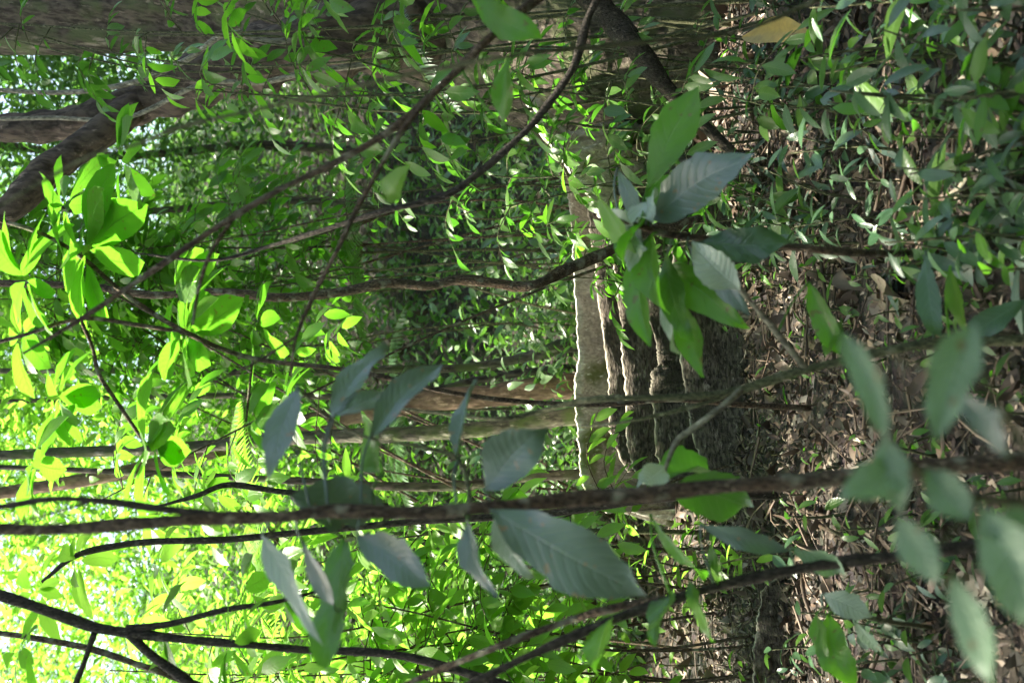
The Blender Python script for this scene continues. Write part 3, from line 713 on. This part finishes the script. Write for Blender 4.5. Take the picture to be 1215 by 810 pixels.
D = 3.0
whorl_tree('forked_tree', 'small tree with nearly black forked branches among yellow-green leaves', 'tree', P(520, 760, D),
           [[(1000, 900, D), (760, 870, D), (620, 820, D), (480, 778, D), (370, 771, D), (300, 765, D), (220, 758, D), (150, 750, D), (110, 743, D), (67, 728, D), (0, 706, D), (-100, 680, D)],
            [(150, 745, D), (200, 740, D), (267, 723, D), (327, 714, D), (380, 700, D + .1)], [(150, 748, D), (180, 777, D), (227, 812, D), (260, 850, D)], [(112, 750, D), (100, 785, D), (88, 815, D)]],
           [[15, 14, 12, 10, 9, 9, 10, 13, 13, 13, 13, 12], [9, 8, 7, 5, 3], [12, 12, 12, 11], [8, 7, 7]],
           [(265, 765, D - .1, 70, 8), (285, 700, D + .2, 65, 7), (330, 700, D + .1, 60, 6), (190, 735, D + .2, 60, 6), (20, 770, D, 60, 7)], M['bright'], M['stem_dark'], 0.36)
D = 3.4
whorl_tree('slanting_tree', 'thin grey stem sloping beneath the black forked branches', 'tree', P(330, 850, D),
           [[(980, 980, D), (600, 930, D), (420, 880, D), (330, 850, D), (210, 803, D), (170, 790, D), (110, 770, D), (60, 760, D), (0, 751, D), (-100, 745, D)]], [[14, 12, 10, 9, 9, 8, 8, 7, 7, 6]],
           [(170, 800, D, 60, 7), (40, 700, D + .3, 60, 7)], M['yellow'], M['stem_brown'], 0.4)
D = 4.0
whorl_tree('bent_tree', 'dark bent stem behind the brown sapling, few lime leaves', 'tree', P(700, 600, D),
           [[(920, 588, 4.2), (850, 586, 4.1), (760, 594, D), (640, 610, D), (500, 618, D), (350, 632, D), (267, 640, D), (187, 642, D), (140, 647, D), (90, 659, D), (50, 690, D)], [(460, 600, D), (327, 582, D), (270, 575, D), (233, 588, D), (190, 600, D)]],
           [[11, 10, 9, 9, 8, 8, 8, 8, 8, 7, 4], [7, 7, 7, 6, 3]],
           [(85, 665, D, 60, 8), (235, 590, D, 55, 7), (180, 670, D + .2, 60, 8), (410, 590, D + .2, 60, 7)], M['yellow'], M['stem_dark'], 0.4)

# ---------------------------------------------- trunks in the middle distance
def slender_tree(label, pts, w, mat, crown_c, crown_r, n, leafm, L=0.22):
    p = np.array([P(*q) for q in pts]); b = p[0].copy(); b[2] = gz(b[0], b[1])
    o = thing('slender_tree', b, label, 'tree')
    mb = MB(); pp = np.vstack([b - [0, 0, .1], p[1:]])
    tube(mb, pp, [a * q[2] / F_PX / 2 for a, q in zip(w, pts)], 12, 7, rough=0.02, knob=0.06)
    mb.build('trunk', mat, o)
    mb = MB(); blob_leaves(mb, crown_c, crown_r, n, L); mb.build('crown', leafm, o)
    return o


slender_tree('mossy grey-green trunk rising behind the end of the pale root', [(700, 490, 7.0), (680, 494, 7.0), (620, 503, 7.0), (560, 510, 7.0), (480, 515, 7.0), (400, 517, 7.0), (320, 522, 7.0), (200, 532, 7.0), (0, 540, 7.0), (-300, 560, 7.0)], [26, 22, 20, 19, 18, 17, 15, 14, 12, 10], M['moss_bark'], (-0.7, 7.9, 7.2), (.9, .8, .8), 300, M['bright'])
slender_tree('reddish brown trunk just beside the mossy one', [(700, 455, 7.6), (670, 458, 7.6), (589, 469, 7.6), (501, 476, 7.6), (400, 495, 7.6), (300, 520, 7.6), (150, 560, 7.6), (-100, 600, 7.6)], [34, 31, 28, 26, 25, 22, 18, 12], M['bark_warm'], (-1.1, 10.0, 7.9), (.9, .9, .8), 300, M['bright'])
slender_tree('thin dark trunk with a mossy foot, nearest the liana', [(692, 405, 8.0), (670, 410, 8.0), (636, 421, 8.0), (552, 436, 8.0), (450, 438, 8.0), (350, 442, 8.0), (150, 440, 8.0), (-100, 440, 8.0)], [22, 18, 13, 10, 9, 8, 7, 6], M['moss_bark'], (-0.3, 10.0, 7.6), (1.1, 1.0, .9), 350, M['bright'])
slender_tree('pale thin trunk half hidden behind the brown sapling', [(684, 560, 7.2), (650, 564, 7.2), (602, 569, 7.2), (535, 577, 7.2), (444, 576, 7.2), (350, 570, 7.2), (150, 560, 7.2), (-100, 550, 7.2)], [13, 12, 11, 11, 10, 9, 7, 5], M['bark_grey'], (-1.0, 8.6, 7.4), (.7, .7, .6), 200, M['yellow'])
slender_tree('slanting grey trunk close to the reddish one', [(690, 432, 8.4), (640, 440, 8.4), (570, 450, 8.4), (480, 470, 8.4), (380, 470, 8.4), (200, 470, 8.4), (-100, 480, 8.4)], [11, 10, 9, 8, 8, 7, 5], M['bark_grey'], (-0.8, 10.6, 8), (1, 1, .8), 300, M['bright'])
# two further trunks on the slope
for lab, y, d, w, sl in [('faint upright trunk on the slope behind the liana', 250, 13, 10, 10), ('faint trunk on the slope nearest the big tree', 185, 14, 12, -20)]:
    g, dd = None, d
    X = col_at(y, d); Yw = d
    b = on_ground(X, Yw)
    o = thing('slope_tree', b, lab, 'tree'); mb = MB()
    tube(mb, [b - [0, 0, .1], b + [.1, 0, 1.5], b + [-.05, .1, 3.5], b + [.2, .1, 6.0], b + [.1, .2, 8.5]], np.array([1, .9, .8, .7, .5]) * w * d / F_PX / 2, 10, 6, knob=0.05)
    mb.build('trunk', M['bark_grey'], o); mb = MB(); blob_leaves(mb, b + [0, 0, 7.5], (2.4, 2.0, 1.5), 1100, .3); mb.build('crown', M['mid'], o)  # crown out of view, made large to shade the slope

# buttress foot of another tree at the lower edge
b = ground_at(935, 770)[0]
o = thing('root_flange', b, 'dark low root ridge with a pale edge beside the glare-white leaf plant', 'root')
mb = MB()
cr = np.array([P(925, 680, 4.3), P(903, 705, 4.3), P(897, 740, 4.3), P(894, 780, 4.3), P(890, 830, 4.3), P(880, 900, 4.3)])
t0, tree_keep = tree, tree
tree = o
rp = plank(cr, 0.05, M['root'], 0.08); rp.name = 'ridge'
tree = tree_keep

# ---------------------------------------------- palms and ferns
def frond(sm, lm, p0, direction, length, n, L, W=0.11, arch=0.35):
    direction = nrmz(direction)
    pts = np.array([p0 + direction * length * t + np.array([0, 0, arch * length * (0.9 * t - 1.5 * t * t)]) for t in np.linspace(0, 1, 6)])
    c = smooth_path(pts, 6)
    tube(sm, pts, np.linspace(1, .3, 6) * 0.006, 5, 5)
    side = nrmz(np.cross(direction, [0, 0, 1.0]))
    ts = np.repeat(np.linspace(0.12, 0.99, n), 2); sg = np.tile([1.0, -1.0], n)[:, None]
    idx = ts * (len(c) - 1); i0 = np.clip(idx.astype(int), 0, len(c) - 2); fr = (idx - i0)[:, None]
    b0 = c[i0] * (1 - fr) + c[i0 + 1] * fr; tg = nrmz(c[i0 + 1] - c[i0])
    d = tg * 0.55 + side * sg + np.array([0, 0, -0.2])
    Ls = L * (np.sin(np.pi * (0.12 + 0.85 * ts)) * .8 + .2)
    leaves(lm, b0, d, [0, 0, 1.0], Ls, np.full(2 * n, L * W), .2, .15, .5, .9, 4, 3)


def palm(label, c, dirs, length, n, L, leafm, group='understorey palms'):
    g = on_ground(c[0], c[1])
    o = thing('understorey_palm', g, label, 'palm', group); sm = MB()
    tube(sm, [g - [0, 0, .05], (g + c) / 2 + [.03, 0, 0], c], [.014, .012, .010], 7, 5)
    sm.build('stem', M['stem_green'], o)
    for d in dirs:
        lm, rm = MB(), MB(); frond(rm, lm, c, d, length, n, L)
        f = lm.build('frond', leafm, o)
        k = rm.build('rachis', M['stem_green'], o)
        k.parent = f
    return o


palm('feathery sunlit palm drooping below the pale trunk', P(330, 640, 5.5), [(-.6, -.3, .3), (-.8, .3, .2), (.2, -.9, .2), (-.3, -.8, .1), (.6, -.2, .3)], .8, 28, .2, M['yellow'])
palm('grey-green palm between the mossy trunk and the brown sapling', P(480, 490, 8.4), [(-.9, -.3, .1), (.8, -.4, .2), (-.2, -1, .2), (.4, -.9, .1), (-.6, .5, .2)], .9, 24, .26, M['dark'])
palm('dark bluish palm against the big trunk', P(480, 20, 5.0), [(-.7, -.2, -.2), (-.5, -.7, .1), (.6, -.6, .1), (-.2, .6, .2)], .5, 26, .16, M['dark'])
palm('low fan of fronds in front of the slender trunks', P(430, 300, 7.6), [(-.9, -.1, .1), (.8, -.3, .2), (.1, -1, .2), (-.5, -.8, .1)], .8, 22, .25, M['mid'])

# ---------------------------------------------- saplings, zone by zone
def in_sun(c, r=0.0):
    """would this spot shade the pale root?"""
    c = np.asarray(c, float)
    for q in ([-.5, 6.05, .55], [0, 6.05, .55], [.5, 6.05, .55], [1.05, 5.35, .85]):
        q = np.array(q); v = c - q; t = max(0.0, float(np.dot(v, SUN)))
        if t > .2 and np.linalg.norm(v - SUN * t) < .55 + r: return True
    return False


def zone(n, px, py, dd, hh, label, group, leafm, L, br, nl, blen, stemm, r0=0.01, start=.35, name='sapling', W=.4, cat='sapling', zd=.25, ros=0, rows=None, span=1.8):
    for k in range(n):
        for _ in range(80):
            d = rng.uniform(*dd); y = rng.uniform(*py); x = rng.uniform(*px)
            if not (in_sun(P(x, y, d), blen * .75) or in_sun(P(x, y, d) - [0, 0, .6], blen * .75)): break
        X = col_at(y if rows is None else rng.choice(rows) + rng.normal(0, 18), d); top = P(x, y, d)
        b = on_ground(X + rng.normal(0, .15), top[1] + rng.normal(0, .15))
        if top[2] < b[2] + .3: top[2] = b[2] + .3
        h = top[2] - b[2]
        sapling(name, b, top, label, cat, group, stemm, leafm, r0 * (0.4 + .16 * h), br, nl, L * rng.uniform(.85, 1.2), blen, W, max(start, 1 - span / max(h, .1)), zdroop=zd, ros=ros)


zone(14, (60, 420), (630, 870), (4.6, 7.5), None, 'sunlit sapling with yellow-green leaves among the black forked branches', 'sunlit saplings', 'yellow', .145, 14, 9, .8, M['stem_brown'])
zone(12, (-130, 150), (230, 640), (4.6, 7.5), None, 'lime-leaved sapling behind the big leaf whorls', 'lime saplings', 'bright', .15, 14, 9, .75, M['stem_brown'], rows=(250, 300, 580, 620, 660, 700), span=1.1)
zone(9, (100, 310), (235, 410), (5.0, 7.5), None, 'airy light green sapling between the oblique stem and the liana', 'airy light green saplings', 'bright', .13, 10, 8, .6, M['stem_green'], span=1.0, W=.36)
zone(9, (400, 620), (630, 840), (4.2, 6.5), None, 'bushy yellow-green sapling beside the leaning dark sapling', 'bushy sunlit saplings', 'yellow', .11, 11, 8, .5, M['stem_brown'])
zone(5, (60, 330), (-10, 190), (3.8, 5.2), None, 'green sapling with slim leaves in front of the leaning limb', 'saplings before the limb', 'bright', .13, 8, 7, .5, M['stem_green'], W=.34)
zone(6, (380, 620), (110, 320), (4.5, 6.5), None, 'mid-green sapling with hanging leaves near the liana', 'saplings by the liana', 'mid', .10, 8, 7, .38, M['stem_green'], W=.36)
zone(5, (-30, 190), (-40, 50), (4.2, 5.2), None, 'green sapling with slim leaves in front of the upper grey trunk', 'saplings before the grey trunk', 'mid', .12, 7, 7, .45, M['stem_green'], W=.34)
zone(4, (380, 560), (0, 120), (4.2, 5.2), None, 'sparse sapling before the trunk where the limb leaves it', 'saplings before the fork', 'mid', .11, 5, 6, .4, M['stem_green'], W=.34)
zone(4, (640, 780), (20, 190), (3.6, 4.8), None, 'low green sapling before the foot of the big trunk', 'saplings at the trunk foot', 'mid', .11, 5, 6, .3, M['stem_green'], W=.3)
zone(5, (590, 690), (215, 330), (4.6, 5.6), None, 'small green sapling growing over the buttress roots', 'saplings over the roots', 'bright', .10, 6, 7, .3, M['stem_green'], W=.33)

# ---------------------------------------------- seedlings on the forest floor
def seedling_proto(label, group, leafm, nl, L, W, h):
    o = thing('seedling', (0, 0, 0), label, 'seedling', group); sm, lm = MB(), MB()
    tube(sm, [[0, 0, -.03], [.02, .01, h * .5], [.0, .03, h]], [.005, .004, .002], 5, 4)
    z = np.linspace(.35, 1.0, nl) * h; ang = np.arange(nl) * 2.4 + rng.normal(0, .3, nl)
    d = nrmz(np.column_stack([np.cos(ang), np.sin(ang), rng.uniform(-.5, .35, nl)])); nr = nrmz(np.column_stack([rng.normal(0, .3, nl), rng.normal(0, .3, nl), np.ones(nl)]))
    Ls = L * rng.uniform(.6, 1.2, nl)
    leaves(lm, np.column_stack([np.zeros(nl), z * .04, z]) + d * .012, d, nr, Ls, Ls * W, rng.normal(.25, .12, nl), rng.normal(.2, .12, nl), .8, .8, 5, 3)
    sm.build('stem', M['stem_green'], o); lm.build('foliage', M[leafm], o)
    return o


def copies(proto, spots):
    kids = list(proto.children)
    for i, (p, rz, s) in enumerate(spots):
        if i == 0:
            r = proto
        else:
            r = proto.copy(); COL.objects.link(r)
            for ch in kids:
                c = ch.copy(); COL.objects.link(c); c.parent = r
        r.location = Vector([float(q) for q in p]); r.rotation_euler = (rng.normal(0, .12), rng.normal(0, .12), rz); r.scale = (s, s, s)


def spots(n, px, py, s=(.7, 1.3), dmax=9.0):
    out = []
    while len(out) < n:
        p, d = ground_at(rng.uniform(*px), rng.uniform(*py))
        if d < dmax: out.append((p, rng.uniform(0, 6.28), rng.uniform(*s)))
    return out


for v in range(3):
    copies(seedling_proto('dark bluish seedling crowding the floor below the big trunk', 'dark seedlings', 'dark', 9 + v, .095, .31, .26 + .08 * v), spots(26, (900, 1330), (-60, 300)))
for v in range(2):
    copies(seedling_proto('light green seedling scattered over the floor below the big trunk', 'light green seedlings', 'bright', 8 + v, .09, .34, .24 + .08 * v), spots(15, (900, 1330), (0, 340)))
copies(seedling_proto('broad leaved seedling standing above the dark seedlings below the big trunk', 'broad leaved seedlings', 'mid', 6, .16, .38, .34), spots(9, (880, 1250), (-20, 300)))
copies(seedling_proto('grassy narrow bladed seedling among the dark seedlings below the big trunk', 'narrow bladed seedlings', 'grey', 8, .19, .12, .12), spots(12, (900, 1300), (-20, 340)))
copies(seedling_proto('small seedling on the open leaf litter below the roots', 'seedlings on the litter', 'bright', 5, .05, .4, .12), spots(30, (880, 1230), (300, 640)))
copies(seedling_proto('mid-green seedling rooted in the litter around the near shrub', 'seedlings around the near shrub', 'mid', 6, .08, .36, .2), spots(22, (960, 1260), (330, 780)))
copies(seedling_proto('bright seedling along the sunny margin beyond the leaning dark sapling', 'seedlings on the sunny margin', 'yellow', 8, .10, .4, .3), spots(16, (760, 1000), (640, 830)))
copies(seedling_proto('small dark seedling below the leaning dark sapling', 'seedlings under the leaning sapling', 'dark', 7, .08, .4, .2), spots(20, (940, 1300), (600, 830)))
copies(seedling_proto('grassy leaved seedling by the tips of the buttress roots', 'seedlings by the root tips', 'yellow', 7, .09, .3, .2), spots(10, (735, 860), (560, 700)))

# a few fallen leaves big enough to pick out
def fallen(label, base, tip, wpx, mat, tint, lift=.03):
    (p0, d0), (p1, d1) = ground_at(*base), ground_at(*tip)
    p0 = p0 + [0, 0, lift]; p1 = p1 + [0, 0, lift * .6]
    mb = MB(); d = p1 - p0; L = np.linalg.norm(d)
    leaves(mb, p0, d, [.15, -.35, 1], L, wpx * d0 / F_PX * 1.6, -.1, .35, .7, .7, 10, 7, tint, wave=.12, curl=.3)
    return props(mb.build('fallen_leaf', mat), label, 'leaf')


fallen('large ochre fallen leaf lying among the dark seedlings', (985, 47), (1040, 44), 19, M['litter'], .999, .34)
fallen('crumpled pale buff fallen leaf on the dark litter', (1048, 352), (1098, 358), 34, M['litter'], .68, .04)
fallen('narrow pale tan fallen leaf standing in the dark litter', (1160, 245), (1175, 208), 14, M['litter'], .92, .08)
fallen('greyish mauve fallen leaf below the near shrub', (1150, 690), (1195, 712), 30, M['litter'], .85, .03)

# ---------------------------------------------- masses nobody could count
def hillside():
    mb = MB()
    n = 17000
    Y = 7.2 + 28 * rng.uniform(0, 1, n) ** 1.6; X = rng.uniform(-1, 1, n) * (1.2 + Y * .42)
    g = gz(X, Y); hh = rng.beta(1.2, 2.2, n) * 1.1
    for k in range(3):
        b = np.column_stack([X + rng.normal(0, .08, n), Y + rng.normal(0, .08, n), g + .06 + hh * (1 - .25 * k)])
        d = rand_dirs(n, -.7, .35); nr = nrmz(np.column_stack([rng.normal(0, .45, n), rng.normal(0, .45, n), np.ones(n)]))
        L = rng.uniform(.05, .16, n) * (1 + (Y - 8) * .02)
        leaves(mb, b, d, nr, L, L * rng.uniform(.25, .5, n), rng.normal(.25, .15, n), rng.normal(.2, .15, n), .8, .8, 3, 3)
    return props(mb.build('hillside_undergrowth', M['forest']), 'dense small glossy undergrowth covering the slope behind the trees', kind='stuff')


hillside()


def far_wood():
    mb = MB()
    for k in range(230):
        Y = rng.uniform(11, 24); X = rng.uniform(-1, 1) * (2 + Y * .42)
        z = gz(X, Y) + rng.uniform(1.2, 9)
        r = rng.uniform(.7, 1.5)
        blob_leaves(mb, (X, Y, z), (r, r, r * .7), 330, .15, seg=2, shell=.2)
    for k in range(110):
        Y = rng.uniform(17, 36); X = rng.uniform(-1, 1) * (2 + Y * .4); r = rng.uniform(1.2, 2.4)
        blob_leaves(mb, (X, Y, gz(X, Y) + rng.uniform(.5, 8)), (r, r, r * .8), 300, .24, seg=2, shell=.2)
    for k in range(60):
        blob_leaves(mb, (rng.uniform(.8, 5.0), rng.uniform(10.5, 15), rng.uniform(3.8, 8)), (1.1, 1.0, .8), 190, .15, seg=2, shell=.2)
    for k in range(230):  # unseen leaf clumps around the camera, added to cut ambient light
        a = rng.uniform(math.radians(150), math.radians(390)); q = rng.uniform(4.0, 8.0)
        X, Y = q * math.cos(a) * 1.1, 1.0 + q * math.sin(a)
        blob_leaves(mb, (X, Y, rng.uniform(.3, 5.5)), (1.2, 1.2, .9), 110, .28, seg=2, shell=.2)
    return props(mb.build('forest_foliage', M['forest']), 'far leaf mass of the forest filling the gaps between the trees, with unseen clumps added to dim the light around the viewer', kind='stuff')


far_wood()


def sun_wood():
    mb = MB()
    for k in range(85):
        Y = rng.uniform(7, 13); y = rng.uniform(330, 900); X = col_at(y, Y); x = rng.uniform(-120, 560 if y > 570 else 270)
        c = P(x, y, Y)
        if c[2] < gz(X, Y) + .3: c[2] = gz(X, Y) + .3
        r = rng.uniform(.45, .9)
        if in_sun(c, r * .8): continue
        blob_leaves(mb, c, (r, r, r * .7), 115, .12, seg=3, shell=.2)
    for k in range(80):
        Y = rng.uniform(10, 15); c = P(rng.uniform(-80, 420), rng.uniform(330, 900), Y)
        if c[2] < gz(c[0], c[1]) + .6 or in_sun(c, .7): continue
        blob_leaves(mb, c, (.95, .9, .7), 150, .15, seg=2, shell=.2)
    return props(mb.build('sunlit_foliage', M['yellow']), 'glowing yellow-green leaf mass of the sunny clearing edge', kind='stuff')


sun_wood()

# ------------------------------------------------------------------ light
w = bpy.data.worlds.new('World'); scene.world = w; w.use_nodes = True
nt = w.node_tree; nt.nodes.clear()
sky = nt.nodes.new('ShaderNodeTexSky'); sky.sky_type = 'NISHITA'; sky.sun_disc = False
elev = math.asin(SUN[2]); sky.sun_elevation = elev
sky.sun_rotation = math.atan2(SUN[0], SUN[1])
bg = nt.nodes.new('ShaderNodeBackground'); bg.inputs[1].default_value = 0.105
sky.dust_density = 4.0; sky.ozone_density = 0.6
ow = nt.nodes.new('ShaderNodeOutputWorld'); nt.links.new(sky.outputs[0], bg.inputs[0]); nt.links.new(bg.outputs[0], ow.inputs[0])
ld = bpy.data.lights.new('sun', 'SUN'); ld.energy = 4.6; ld.angle = math.radians(1.5); ld.color = (1, .96, .88)
lo = bpy.data.objects.new('sun', ld); COL.objects.link(lo)
lo.rotation_euler = Vector([float(v) for v in SUN]).to_track_quat('Z', 'Y').to_euler(); lo.location = (0, 0, 20)

# ------------------------------------------------------------------ camera
cd = bpy.data.cameras.new('camera'); co = bpy.data.objects.new('camera', cd); COL.objects.link(co)
cd.sensor_fit = 'HORIZONTAL'; cd.sensor_width = 36.0; cd.lens = 36.0 * F_PX / 1215.0
cd.clip_start = 0.02; cd.clip_end = 300
cd.dof.use_dof = True; cd.dof.focus_distance = 4.6; cd.dof.aperture_fstop = 3.0
from mathutils import Matrix
R = Matrix((tuple(RGT), tuple(UPV), tuple(-FWD))).transposed()
co.matrix_world = Matrix.Translation(Vector(CAM)) @ R.to_4x4()
scene.camera = co

vs = scene.view_settings
vs.view_transform = 'Standard'; vs.look = 'None'; vs.gamma = 1.0; vs.use_curve_mapping = False
vs.exposure = 2.72
vs.use_white_balance = True; vs.white_balance_temperature = 7000; vs.white_balance_tint = 6
cy = scene.cycles
cy.use_denoising = True
cy.max_bounces = 10; cy.diffuse_bounces = 5; cy.transmission_bounces = 6; cy.glossy_bounces = 3
cy.sample_clamp_indirect = 8.0
cy.use_adaptive_sampling = True; cy.adaptive_threshold = 0.02
